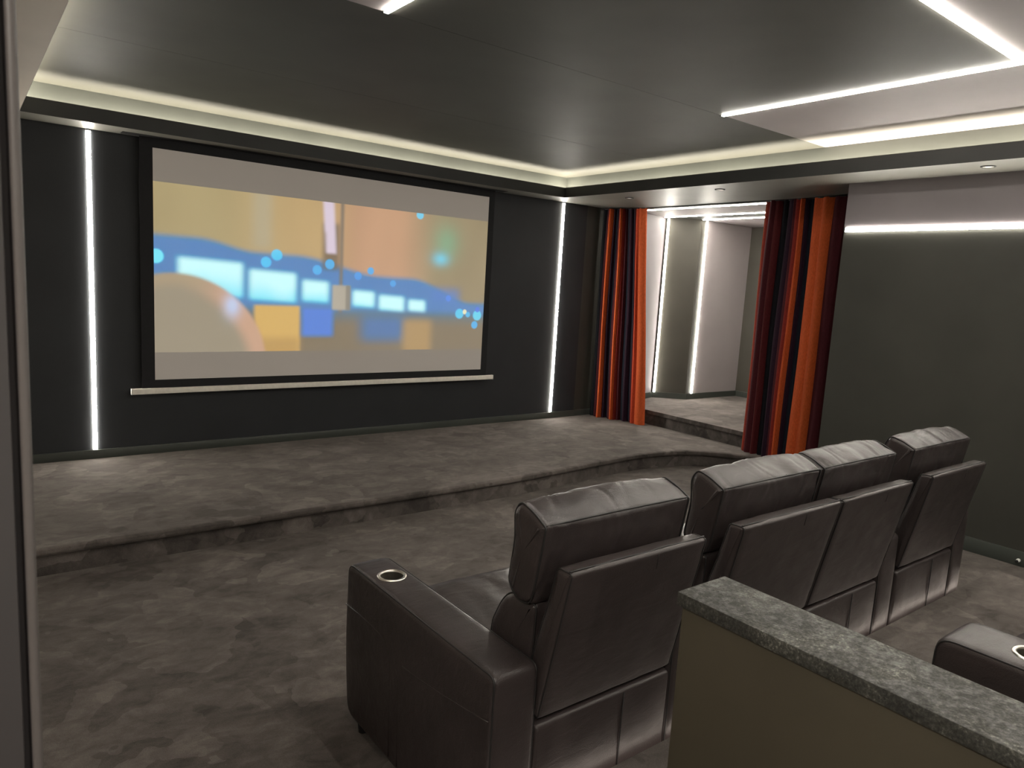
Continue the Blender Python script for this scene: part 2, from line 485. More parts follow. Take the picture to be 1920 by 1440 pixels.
# baseboards
struct(box('baseboard_front', 'base', LW, 5.65, BW - 0.028, BW - 0.012, ST, ST + 0.068, bevel=0.003), 'dark green skirting below the screen')
struct(box('baseboard_front_end', 'base', 5.651, 6.0, BW - 0.020, BW - 0.004, ST, ST + 0.068, bevel=0.003), 'dark green skirting beside the left curtain')
struct(box('baseboard_right', 'base', RW - 0.016, RW, RY, NKY, 0, 0.10, bevel=0.003), 'dark green skirting on the right wall')

# alcove walls (plan points)
A0, A1, A2, A3 = (6.16, 5.84), (6.965, 6.055), (7.30, 5.78), (8.33, 5.76)
def wall_seg(name, mat, p, q, z0, z1, th, label=None, parent=None):
    p, q = Vector(p), Vector(q); t = (q - p).normalized(); n = Vector((-t.y, t.x)) * th
    bm = bmesh.new(); prism(bm, [p, q, q + n, p + n], z0, z1)
    o = finish(bm, name, mat, parent)
    return struct(o, label) if parent is None else o
wall_seg('wall_alcove_left', 'mauve_shaded', A0, A1, 0, 3.0, 0.1, 'pale mauve wall at the left end of the alcove')
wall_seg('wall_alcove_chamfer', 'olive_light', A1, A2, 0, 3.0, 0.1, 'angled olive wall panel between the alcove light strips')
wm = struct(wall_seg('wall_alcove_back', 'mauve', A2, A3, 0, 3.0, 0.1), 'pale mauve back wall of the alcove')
wall_seg('wall_panel', 'olive_light', (A2[0], A2[1] - 0.003), (A2[0] + 0.10, A2[1] - 0.005), AL, ZS, 0.003, parent=wm)
struct(box('wall_alcove_right', 'olive_light', 8.33, 8.45, 2.9, 5.9, 0, 3.0), 'dark olive wall at the right of the alcove')
struct(box('wall_alcove_near', 'mauve', NK + 0.12, 8.4, 2.8, 2.9, 0, 3.0), 'near wall of the alcove')
for i, (p, q) in enumerate(((A0, A1), (A1, A2), (A2, A3))):
    wall_seg('baseboard_alcove', 'base', (p[0], p[1] - 0.016), (q[0] + (0.006 if i == 1 else 0), q[1] - 0.016), AL, AL + 0.072, 0.016, 'dark green skirting along the ' + ('left', 'angled', 'back')[i] + ' alcove wall')
struct(box('baseboard_alcove_right', 'base', 8.314, 8.33, 2.9, 5.74, AL, AL + 0.072), 'dark green skirting along the right alcove wall')

# ------------------------------------------------------------------ ceiling
ce = struct(box('ceiling', 'ceil', -1.7, 6.0, RY - 0.1, BW + 0.1, ZC + 0.008, ZC + 0.1), 'dark olive ceiling with pale mauve panels')
LX0, LX1, LY0, LY1 = 1.525, 3.915, 1.362, 3.02
g = 0.0012
CX0, CX1, CY0, CY1 = FL - TR, FX + TR, FR - TR, FY + TR
for nm, mt, x0, x1, y0, y1 in (('ceiling_panel', 'ceil', CX0, CX1, 4.45, CY1), ('ceiling_panel', 'ceil', CX0, CX1, LY1, 4.45),
                               ('ceiling_panel', 'ceil', LX0, LX1, LY0, LY1), ('ceiling_panel', 'mauve', LX1, CX1, CY0, LY1),
                               ('ceiling_panel', 'mauve', CX0, LX0, CY0, LY1), ('ceiling_panel', 'mauve', LX0, LX1, CY0, LY0)):
    box(nm, mt, x0 + g, x1 - g, y0 + g, y1 - g, ZC, ZC + 0.0085, ce)

# slab undersides
so_f = struct(box('ceiling_soffit_front', 'soffit', LW, FX, FY, BW, ZS, ZS + 0.025), 'dropped soffit above the screen with a hidden light cove')
so_r = struct(box('ceiling_soffit_right', 'soffit', FX, RW + 0.02, FR, BW, ZS, ZS + 0.025), 'dropped soffit along the right wall with downlights')
struct(box('ceiling_soffit_recess', 'soffit', RW + 0.02, NK + 0.02, NKY - 0.02, BW, ZS, ZS + 0.025), 'soffit over the curtain recess')
so_l = struct(box('ceiling_soffit_left', 'cream', LW, FL, FR, FY, ZS, ZS + 0.025), 'pale dropped soffit along the left wall')
so_b = struct(box('ceiling_soffit_rear', 'soffit', LW, RW, RY, FR, ZS, ZS + 0.025), 'dropped soffit along the rear wall')
U = 0.006
F2 = 0.002
for so, mt, x0, x1, y0, y1, ux0, ux1, uy0, uy1 in (
        (so_f, 'fascia', FL, FX, FY - F2, FY, FL, FX + U, FY, FY + U), (so_r, 'fascia', FX - F2, FX, FR, FY - F2, FX, FX + U, FR - U, FY),
        (so_l, 'greige', FL, FL + F2, FR, FY - F2, FL - U, FL, FR - U, FY), (so_b, 'fascia', FL + F2, FX - F2, FR, FR + F2, FL, FX, FR - U, FR)):
    box('fascia', mt, x0, x1, y0, y1, ZS, ZL, so)
    box('upstand', mt, ux0, ux1, uy0, uy1, ZS + 0.025, ZL, so)
box('cove_wall', 'cove', FL - TR, FX + TR, FY + TR, FY + TR + 0.02, ZS + 0.025, ZC + 0.01, so_f)
box('cove_wall', 'cove', FX + TR, FX + TR + 0.02, FR - TR, FY + TR + 0.02, ZS + 0.025, ZC + 0.01, so_r)
box('cove_wall', 'cove', FL - TR - 0.02, FL - TR, FR - TR, FY + TR, ZS + 0.025, ZC + 0.01, so_l)
box('cove_wall', 'cove', FL - TR, FX + TR, FR - TR - 0.02, FR - TR, ZS + 0.025, ZC + 0.01, so_b)
tz0, tz1, tz2 = ZS + 0.025, ZS + 0.034, ZS + 0.042
a_, b_ = 0.055, 0.138      # wide diffuser on the floor of the trough
for so, x0, x1, y0, y1 in ((so_f, FL - 0.1, FX + 0.12, FY + a_, FY + b_), (so_r, FX + a_, FX + b_, FR - 0.1, FY + 0.12),
                           (so_l, FL - b_, FL - a_, FR - 0.1, FY + 0.1), (so_b, FL - 0.1, FX + 0.1, FR - b_, FR - a_)):
    box('tape_ledge', 'cove', x0, x1, y0, y1, tz0, tz1, so)
    box('cove_light', 'cove_led', x0, x1, y0, y1, tz1, tz2, so)
# slot for the screen in the soffit
box('screen_slot', 'scrblack', 0.97, 4.42, 5.93, 6.03, ZS - 0.002, ZS + 0.001, so_f)

# alcove ceiling: bands of mauve and olive between the light strips
AX1, AX2, AX3 = 6.23, 6.895, 7.30
ca = struct(box('ceiling_alcove', 'mauve', NK, 8.45, 2.85, 6.2, ZS + 0.008, ZS + 0.1), 'alcove ceiling banded mauve and olive')
for mt, x0, x1 in (('olive', NK, AX1), ('mauve', AX1, AX2), ('olive', AX2, AX3), ('mauve', AX3, 8.33)):
    box('ceiling_panel', mt, x0, x1, 2.9, 6.12, ZS, ZS + 0.0085, ca)
struct(box('ceiling_hall', 'greige', -1.7, LW, RY, 1.6, 2.7, 2.78), 'hallway ceiling')

# ------------------------------------------------------------------ light strips
def strip(label, mat, p, q, out, w=0.028, depth=0.008, group='recessed linear light strips'):
    """aluminium channel with a proud diffuser; p,q ends on the surface, out = surface normal"""
    p, q, out = Vector(p), Vector(q), Vector(out).normalized()
    t = (q - p).normalized(); s = t.cross(out)
    e = empty('led_strip', p, label, 'light strip', group)
    def bar(name, m, hw, d0, d1, a, b):
        bm = bmesh.new(); vs = []
        for tt in (a, b):
            c = t * tt
            for sg, d in ((-1, d0), (1, d0), (1, d1), (-1, d1)):
                vs.append(bm.verts.new(c + s * hw * sg + out * d))
        for f in ((3, 2, 1, 0), (4, 5, 6, 7), (0, 1, 5, 4), (1, 2, 6, 5), (2, 3, 7, 6), (3, 0, 4, 7)): bm.faces.new([vs[i] for i in f])
        return finish(bm, name, m, e)
    L = (q - p).length
    bar('channel', 'alu', w / 2 + 0.002, -0.004, 0.002, 0, L)
    bar('diffuser', mat, w / 2, 0.0005, depth, 0.012, L - 0.003)
    bar('end_cap', 'blackplastic', w / 2 + 0.001, 0.0, depth + 0.001, -0.001, 0.012)
    return e
PW = BW - 0.012
strip('vertical white light strip left of the projection screen', 'wall_led', (0.772, PW, ZS), (0.772, PW, ST + 0.068), (0, -1, 0))
strip('vertical white light strip between the screen and the left curtain', 'wall_led', (5.288, PW, ZS), (5.288, PW, ST + 0.068), (0, -1, 0))
strip('long ceiling light strip edging the mauve ceiling panel, pointing at the curtains', 'ceil_led', (LX1, LY1, ZC), (LX1, LY0 - 0.02, ZC), (0, 0, -1), w=0.022)
strip('short end of a ceiling light strip at the top edge above the screen', 'ceil_led', (LX0, LY1, ZC), (LX0, LY0 - 0.02, ZC), (0, 0, -1), w=0.022)
strip('ceiling light strip crossing the top right corner of the picture', 'ceil_led', (LX0 + 0.02, LY0, ZC), (LX1 - 0.018, LY0, ZC), (0, 0, -1), w=0.024)
strip('horizontal light strip along the right wall under the mauve band', 'side_led', (RW - 0.002, NKY - 0.002, 2.208), (RW - 0.002, RY + 0.3, 2.208), (-1, 0, 0), w=0.03)
strip('vertical light strip in the alcove corner beside the left curtain', 'alc_led', (A1[0] + 0.012, A1[1] - 0.030, ZS), (A1[0] + 0.012, A1[1] - 0.030, AL + 0.072), (-0.15, -1, 0))
strip('vertical light strip in the alcove between olive and mauve panels', 'alc_led', (A2[0] + 0.105, A2[1] - 0.006, ZS), (A2[0] + 0.105, A2[1] - 0.006, AL + 0.072), (0, -1, 0))
strip('alcove ceiling light strip nearest the curtain track', 'alc_led', (AX1, 5.8, ZS), (AX1, 3.2, ZS), (0, 0, -1))
strip('middle one of the three alcove ceiling light strips', 'alc_led', (AX2, 6.02, ZS), (AX2, 3.2, ZS), (0, 0, -1))
strip('alcove ceiling light strip farthest from the curtains', 'alc_led', (AX3, 5.76, ZS), (AX3, 3.2, ZS), (0, 0, -1))

strip('unseen vertical fill strip added on the rear wall behind the rear seats', 'wall_led', (1.0, RY, ZS), (1.0, RY, PL + 0.1), (0, 1, 0))  # two unseen rear-wall strips added as fill for the seat backs
strip('unseen vertical fill strip added on the rear wall near the right corner', 'wall_led', (4.8, RY, ZS), (4.8, RY, PL + 0.1), (0, 1, 0))
strip('unseen fill strip added across the rear ceiling over the rear seats', 'rear_fill', (1.6, -0.2, ZC), (4.6, -0.2, ZC), (0, 0, -1))  # unseen strip added as fill over the platform and seat backs
hl_ = empty('fill_lamp', (-0.8, -0.55, 2.7), 'unseen round fill lamp added on the hallway ceiling behind the doorway', 'lamp')  # unseen lamp added as fill for the door lining and armrest sides
bm = bmesh.new(); r = lathe(bm, [(0.20, 0.0), (0.20, -0.05), (0.185, -0.055)], 0, 0, 40); finish(bm, 'rim', 'alu', hl_, smooth=40)
bm = bmesh.new(); r = lathe(bm, [(0.186, -0.05), (0.15, -0.06), (0.08, -0.064)], 0, 0, 40); bm.faces.new(r[-1]); finish(bm, 'diffuser', 'hall_fill', hl_, smooth=True)
# ------------------------------------------------------------------ downlights
def downlight(x, y, label):
    e = empty('downlight', (x, y, ZS), label, 'downlight', 'small round downlights in the right soffit')
    bm = bmesh.new(); lathe(bm, [(0.030, -0.001), (0.034, -0.006), (0.042, -0.006), (0.045, -0.001), (0.045, 0.0005)], 0, 0)
    finish(bm, 'trim_ring', 'fascia', e, smooth=True)
    bm = bmesh.new(); r = lathe(bm, [(0.031, -0.0045), (0.022, -0.001)], 0, 0); bm.faces.new(r[-1])
    finish(bm, 'reflector', 'steel', e, smooth=True)
    bm = bmesh.new(); r = lathe(bm, [(0.018, -0.0012), (0.016, -0.004), (0.008, -0.005)], 0, 0); bm.faces.new(r[-1])
    finish(bm, 'lens', 'spot', e, smooth=True)
downlight(5.274, 4.008, 'round downlight in the soffit in front of the alcove opening')
downlight(5.224, 1.923, 'round downlight in the soffit above the right wall strip')
downlight(5.346, 5.146, 'round downlight in the soffit above the left curtain')

# ------------------------------------------------------------------ projection screen
SX0, SX1, SZ0, SZ1, SY = 1.176, 4.241, 0.752, 2.487, 6.0
sc = empty('projection_screen', (2.71, SY, 0.64), 'large lowered projection screen showing a blurred street scene', 'screen')
def sbox(name, mat, x0, x1, y0, y1, z0, z1, bevel=0, parent=sc):
    bm = bmesh.new(); bm_box(bm, x0 - 2.71, x1 - 2.71, y0 - SY, y1 - SY, z0 - 0.64, z1 - 0.64)
    if bevel: bmesh.ops.bevel(bm, geom=bm.edges[:], offset=bevel, segments=3, affect='EDGES', profile=0.5)
    o = finish(bm, name, mat, parent, smooth=35 if bevel else None); return o
def border():
    bm = bmesh.new(); nz = 40; rows = []
    for s, xx in ((-1, 1.085), (1, 4.312)):
        pass
    for k in range(nz + 1):
        z = 0.685 + (ZS - 0.685) * k / nz
        wob = lambda sd: 0.004 * noise.noise(Vector((sd, z * 3.0, 0)))
        row = []
        for x, dy in ((1.085 + wob(1), wob(2) * 1.2), (1.13, 0.002), (SX0 + 0.2, 0.002), (SX1 - 0.2, 0.002), (4.27, 0.002), (4.312 + wob(3), wob(4) * 1.2)):
            row.append(bm.verts.new((x - 2.71, dy, z - 0.64)))
        rows.append(row)
    for a, b in zip(rows, rows[1:]):
        for k in range(5): bm.faces.new((a[k], a[k + 1], b[k + 1], b[k]))
    ret = bmesh.ops.extrude_face_region(bm, geom=bm.faces[:])
    for v in ret['geom']:
        if isinstance(v, bmesh.types.BMVert): v.co.y += 0.002
    return finish(bm, 'black_border', 'scrblack', sc, smooth=40)
border()
# picture surface: the whole white cloth with the projected still
def smooth(a, b, x):
    t = max(0.0, min(1.0, (x - a) / (b - a))) if a != b else float(x > a)
    return t * t * (3 - 2 * t)
def mixc(a, b, t): return tuple(a[i] + (b[i] - a[i]) * t for i in range(3))
def lc(r, g_, b): return srgb(r, g_, b)[:3]
def rect(u, v, u0, u1, v0, v1, s):
    return smooth(u0 - s, u0 + s, u) * (1 - smooth(u1 - s, u1 + s, u)) * smooth(v0 - s * 2, v0 + s * 2, v) * (1 - smooth(v1 - s * 2, v1 + s * 2, v))
PZ0, PZ1 = 0.965, 2.251
def picture(u, v):
    # out-of-focus street: warm facade above, blue awning, lit cyan windows, ochre wall below
    n1 = noise.noise(Vector((u * 3.1, v * 1.2, 0.3))); n2 = noise.noise(Vector((u * 14, v * 2.2, 4.1)))
    c = lc(166, 152, 116)
    c = mixc(c, lc(186, 160, 118), smooth(0.12, 0.4, u))
    c = mixc(c, lc(188, 150, 122), smooth(0.42, 0.56, u))
    c = mixc(c, lc(150, 138, 112), smooth(0.66, 0.82, u))
    c = tuple(x * (1 + 0.12 * n1 + 0.08 * n2) for x in c)
    c = mixc(c, lc(176, 170, 150), 0.6 * rect(u, v, 0.24, 0.29, 0.66, 1.2, 0.02))
    # awning line falls to the right
    top = 0.70 - 0.06 * smooth(0.1, 0.25, u) - 0.02 * u - 0.10 * smooth(0.36, 0.62, u) - 0.16 * smooth(0.72, 0.95, u)
    aw = 1 - smooth(top - 0.035, top + 0.025, v)
    c = mixc(c, lc(50, 132, 190), aw)
    lowline = 0.30 - 0.02 * u
    c = mixc(c, lc(90, 120, 140), aw * (1 - smooth(lowline - 0.05, lowline + 0.03, v)))
    c = mixc(c, lc(126, 116, 100), 1 - smooth(0.16, 0.30, v - 0.0))
    for a, b, z0, z1 in ((0.055, 0.215, 0.36, 0.575), (0.232, 0.360, 0.335, 0.525), (0.378, 0.455, 0.335, 0.475), (0.53, 0.60, 0.31, 0.42), (0.615, 0.70, 0.29, 0.395), (0.715, 0.775, 0.29, 0.37)):
        m = rect(u, v + 0.05 * (u - a) * 2, a, b, z0, z1, 0.013)
        c = mixc(c, mixc(lc(110, 225, 250), lc(200, 252, 255), smooth(z0, z1, v + 0.06 + 0.05 * n2)), m)
    c = mixc(c, lc(208, 172, 106), rect(u, v, 0.245, 0.372, -0.2, 0.30, 0.008))
    c = mixc(c, lc(176, 142, 92), 0.7 * rect(u, v, 0.245, 0.372, -0.2, 0.09, 0.02))
    c = mixc(c, lc(25, 130, 215), rect(u, v, 0.378, 0.47, 0.10, 0.29, 0.012))
    c = mixc(c, lc(40, 122, 185), 0.8 * rect(u, v, 0.56, 0.70, 0.07, 0.24, 0.03))
    c = mixc(c, lc(178, 148, 104), 0.8 * rect(u, v, 0.70, 0.80, -0.2, 0.22, 0.02))
    # street post with signal box and hanging cloth
    c = mixc(c, lc(112, 100, 90), 0.85 * rect(u, v, 0.435, 0.485, 0.55, 0.86 , 0.012))
    c = mixc(c, lc(214, 200, 216), rect(u + 0.03 * (v - 0.8), v, 0.440, 0.472, 0.66, 1.2, 0.008) * (1 - 0.5 * rect(u, v, 0.43, 0.445, 0.5, 0.8, 0.01)))
    c = mixc(c, lc(128, 118, 110), rect(u, v, 0.487, 0.497, 0.26, 1.2, 0.006))
    bx = rect(u, v, 0.466, 0.522, 0.28, 0.45, 0.006)
    c = mixc(c, lc(172, 166, 154), bx)
    c = mixc(c, lc(120, 118, 112), 0.7 * rect(u, v, 0.508, 0.522, 0.28, 0.45, 0.004))
    # green and cyan patches on the right, warm trees
    gpat = math.exp(-(((u - 0.845) / 0.045) ** 2 + ((v - 0.80) / 0.13) ** 2))
    c = mixc(c, lc(120, 170, 140), 0.75 * gpat)
    c = mixc(c, lc(110, 205, 232), 0.85 * math.exp(-(((u - 0.825) / 0.03) ** 2 + ((v - 0.68) / 0.05) ** 2)))
    c = mixc(c, lc(72, 128, 200), 0.7 * rect(u, v, 0.80, 0.90, 0.36, 0.46, 0.025))
    # round bokeh lights
    for bu, bv, r, col in ((0.276, 0.575, .016, (70, 200, 250)), (0.305, 0.625, .017, (80, 205, 250)), (0.42, 0.545, .015, (60, 180, 240)), (0.457, 0.588, .016, (60, 180, 240)),
                           (0.545, 0.52, .013, (50, 160, 235)), (0.585, 0.56, .012, (70, 175, 240)), (0.005, 0.57, .02, (120, 235, 255)), (0.86, 0.39, .011, (70, 140, 230)),
                           (0.905, 0.275, .018, (90, 205, 245)), (0.925, 0.29, .009, (240, 230, 190)), (0.938, 0.27, .010, (80, 190, 240)), (0.975, 0.265, .019, (100, 215, 248)),
                           (0.966, 0.19, .014, (60, 180, 240)), (0.975, 0.31, .010, (60, 120, 220)), (0.745, 0.985, .014, (110, 210, 245)), (0.66, 0.48, .011, (80, 170, 235))):
        d = math.hypot(u - bu, (v - bv) / 2.39)
        c = mixc(c, lc(*col), 0.9 * (1 - smooth(r * 0.7, r * 1.05, d)))
    # blurred pale rounded shape in the lower left foreground
    d = math.hypot((u - 0.045) / 0.20, (v + 0.10) / 0.58)
    if u > 0.045: d = math.hypot((u - 0.045) / 0.235, (v + 0.10) / 0.58)
    hd = 1 - smooth(0.965, 1.03, d)
    if hd > 0:
        hc = mixc(lc(150, 142, 126), lc(196, 160, 138), smooth(0.72, 0.90, d + 0.03 * n2) * smooth(0.05, 0.2, u))
        hc = mixc(hc, lc(176, 156, 128), 0.6 * smooth(0.8, 0.95, d) * (1 - smooth(0.08, 0.16, u)))
        hl = math.exp(-(((u - 0.188) / 0.022) ** 2 + ((v - 0.29) / 0.075) ** 2))
        hc = mixc(hc, lc(186, 208, 244), 0.85 * hl)
        c = mixc(c, hc, hd)
    return tuple(max(0.0, x - 0.085) for x in c)   # the white cloth adds the room light on top
def screen_surface():
    NX, NZ = 340, 196
    verts = []; cols = []
    for j in range(NZ + 1):
        z = SZ0 + (SZ1 - SZ0) * j / NZ
        for i in range(NX + 1):
            x = SX0 + (SX1 - SX0) * i / NX
            verts.append((x - 2.71, -0.001, z - 0.64))
    faces = []
    fcols = []
    bar = lc(90, 83, 75)
    for j in range(NZ):
        zc = SZ0 + (SZ1 - SZ0) * (j + 0.5) / NZ
        for i in range(NX):
            a = j * (NX + 1) + i
            faces.append((a, a + 1, a + NX + 2, a + NX + 1))
            if PZ0 < zc < PZ1:
                c = picture((i + 0.5) / NX, (zc - PZ0) / (PZ1 - PZ0))
            else:
                c = bar
            fcols.append(c)
    me = bpy.data.meshes.new('picture_surface'); me.from_pydata(verts, [], faces)
    at = me.color_attributes.new('picture', 'FLOAT_COLOR', 'CORNER')
    flat = []
    for c in fcols: flat += [c[0], c[1], c[2], 1.0] * 4
    at.data.foreach_set('color', flat)
    me.materials.append(attr_mat('projected_picture', 'picture', 0.9, emission=1.0))
    o = bpy.data.objects.new('picture_surface', me); COL.objects.link(o); o.parent = sc
    o['label'] = 'projected blurred street picture with plain grey bars above and below'
screen_surface()
sbox('bottom_bar', 'barwhite', 1.013, 4.398, SY - 0.014, SY + 0.016, 0.643, 0.688, bevel=0.006)
sbox('bar_end_cap', 'white', 1.009, 1.0135, SY - 0.015, SY + 0.017, 0.642, 0.689, bevel=0.001)
sbox('bar_end_cap', 'white', 4.3975, 4.402, SY - 0.015, SY + 0.017, 0.642, 0.689, bevel=0.001)

# ------------------------------------------------------------------ curtains
BLK = (0.006, 0.006, 0.009); NAV = (0.008, 0.010, 0.018); MAR = (0.055, 0.008, 0.012); DPU = (0.022, 0.008, 0.018)
RED = (0.20, 0.020, 0.014); ORA = (0.50, 0.088, 0.024); ROR = (0.42, 0.050, 0.018)
def curtain(label, P0, P1, stripes, z0, z1, seed, gather=0.0):
    """stripes: list of (start fraction, colour, fold depth), hung along the line P0-P1; each stripe is one soft pleat"""
    P0, P1 = Vector(P0), Vector(P1); t = (P1 - P0); L = t.length; t.normalize(); n = Vector((t.y, -t.x))
    if n.x > 0: n = -n
    e = empty('curtain', (P0.x, P0.y, z0), label, 'curtain', 'pair of striped velvet curtains at the alcove')
    cols = []   # (s, depth, colour index)
    pts = []
    for i, (a, c, d) in enumerate(stripes):
        b = stripes[i + 1][0] if i + 1 < len(stripes) else 1.0
        m = max(3, int((b - a) * L / 0.012))
        for k in range(m):
            f = k / m
            pts.append(((a + (b - a) * f) * L, d * 1.35 + min(0.03, 0.45 * (b - a) * L) * math.sin(math.pi * f), c))
    pts.append((L, stripes[-1][2], stripes[-1][1]))
    nz = 36; bm = bmesh.new(); lay = bm.loops.layers.float_color.new('stripe')
    grid = []
    for j in range(nz + 1):
        fz = j / nz; z = z0 + (z1 - z0) * fz; row = []
        for i, (s, d, c) in enumerate(pts):
            nn = noise.noise(Vector((s * 7 + seed, fz * 2.2, seed)))
            open_ = 1.0 - 0.25 * fz
            sh = 0.012 * nn * (1 - abs(2 * fz - 1)) + 0.006 * math.sin(fz * 6 + s * 9)
            dd = d * open_ + 0.012 * nn + (0.010 * math.sin(s * 60 + seed) * fz ** 4)
            p = P0 + t * (s * (1 - gather * fz) + sh) + n * dd
            row.append(bm.verts.new((p.x - P0.x, p.y - P0.y, z - z0)))
        grid.append(row)
    for j in range(nz):
        for i in range(len(pts) - 1):
            f = bm.faces.new((grid[j][i], grid[j][i + 1], grid[j + 1][i + 1], grid[j + 1][i]))
            for lp in f.loops: lp[lay] = pts[i][2] + (1,)
    # cloth thickness
    ret = bmesh.ops.extrude_face_region(bm, geom=bm.faces[:])
    for v in ret['geom']:
        if isinstance(v, bmesh.types.BMVert): v.co += Vector((-n.x, -n.y, 0)) * 0.004
    o = finish(bm, 'fabric', 'velvet', e, smooth=50)
    # hem and heading band
    for nm, zz0, zz1 in (('heading_tape', z1 - z0 - 0.012, z1 - z0 + 0.004),):
        bm = bmesh.new()
        tube(bm, [((grid_p[0]), grid_p[1], zz1 - 0.006) for grid_p in [((P0 + t * s * (1 - gather) + n * d * 0.7).x - P0.x, (P0 + t * s * (1 - gather) + n * d * 0.7).y - P0.y) for s, d, c in pts[::2]]], 0.005, 5)
        finish(bm, nm, 'blackplastic', e)
    return e
Lw = 104.0
fl = lambda x: (x - 1105) / Lw
curtain('striped velvet curtain at the left of the alcove, ending in bright orange', (5.885, 6.035), (6.075, 5.32), [
    (0.0, BLK, 0.0), (fl(1114), MAR, 0.02), (fl(1122), ORA, 0.05), (fl(1128), DPU, 0.015), (fl(1134), NAV, -0.01), (fl(1141), MAR, 0.03), (fl(1147), ORA, 0.05),
    (fl(1152), RED, 0.03), (fl(1156), MAR, 0.01), (fl(1162), NAV, -0.01), (fl(1168), DPU, 0.01), (fl(1176), NAV, -0.005), (fl(1181), MAR, 0.015), (fl(1185), ROR, 0.035), (fl(1193), ORA, 0.04)],
    ST + 0.004, ZS - 0.015, 1.0, gather=0.25)
fr = lambda y: (4.045 - y) / (4.045 - 3.16)
curtain('striped velvet curtain at the right of the alcove with a wide orange panel', (6.045, 4.045), (6.045, 3.16), [
    (0.0, (0.30, 0.05, 0.02), 0.0), (fr(4.028), RED, 0.01), (fr(4.0), MAR, 0.025), (fr(3.93), (0.075, 0.010, 0.012), 0.03), (fr(3.875), BLK, 0.0), (fr(3.80), DPU, 0.03), (fr(3.745), MAR, 0.035), (fr(3.715), RED, 0.045),
    (fr(3.675), ORA, 0.05), (fr(3.635), DPU, 0.02), (fr(3.60), NAV, 0.005), (fr(3.53), ORA, 0.045), (fr(3.43), (0.42, 0.075, 0.018), 0.06), (fr(3.345), MAR, 0.055), (fr(3.23), BLK, 0.02)],
    ST + 0.004, ZS - 0.015, 2.0)
tk = empty('curtain_track', (6.07, 4.6, ZS - 0.014), 'thin black curtain track under the soffit with white gliders', 'curtain track')
box('rail', 'blackplastic', -0.009, 0.009, -1.5, 1.4, 0.002, 0.014, tk)
for y in (5.94, 5.78, 5.62, 5.46, 5.20, 4.72, 4.05, 3.9, 3.7, 3.5, 3.3):
    bm = bmesh.new(); lathe(bm, [(0.0015, -0.010), (0.006, -0.008), (0.006, 0.0), (0.003, 0.003)], -0.004, y - 4.6, 8)
    finish(bm, 'glider', 'white', tk, smooth=True)

# ------------------------------------------------------------------ recliners
def seam_loop(loop, x, er, r, parent, name='seam', off=0.008, bulge=0.0):
    a = math.acos(max(0.0, 1 - off / er))
    lp = inset(resample(loop, 0.03), er * (1 - math.sin(a)) - r * 0.35 - bulge)
    bm = bmesh.new(); tube(bm, [(x, p.x, p.y) for p in lp], r, 5, closed=True)
    return finish(bm, name, 'seam', parent, smooth=True)

def cup_holder(e, cx, cy, z):
    root = None
    bm = bmesh.new(); lathe(bm, [(0.040, -0.002), (0.041, 0.003), (0.047, 0.0045), (0.051, 0.0015), (0.052, -0.003), (0.044, -0.006)], cx, cy, 36)
    for v in bm.verts: v.co.z += z
    ring = finish(bm, 'cup_holder', 'steel', e, smooth=True)
    bm = bmesh.new(); r = lathe(bm, [(0.0405, 0.0), (0.039, -0.03), (0.038, -0.085)], cx, cy, 36); bm.faces.new(r[-1])
    for v in bm.verts: v.co.z += z
    finish(bm, 'cup_well', 'dark', ring, smooth=40)

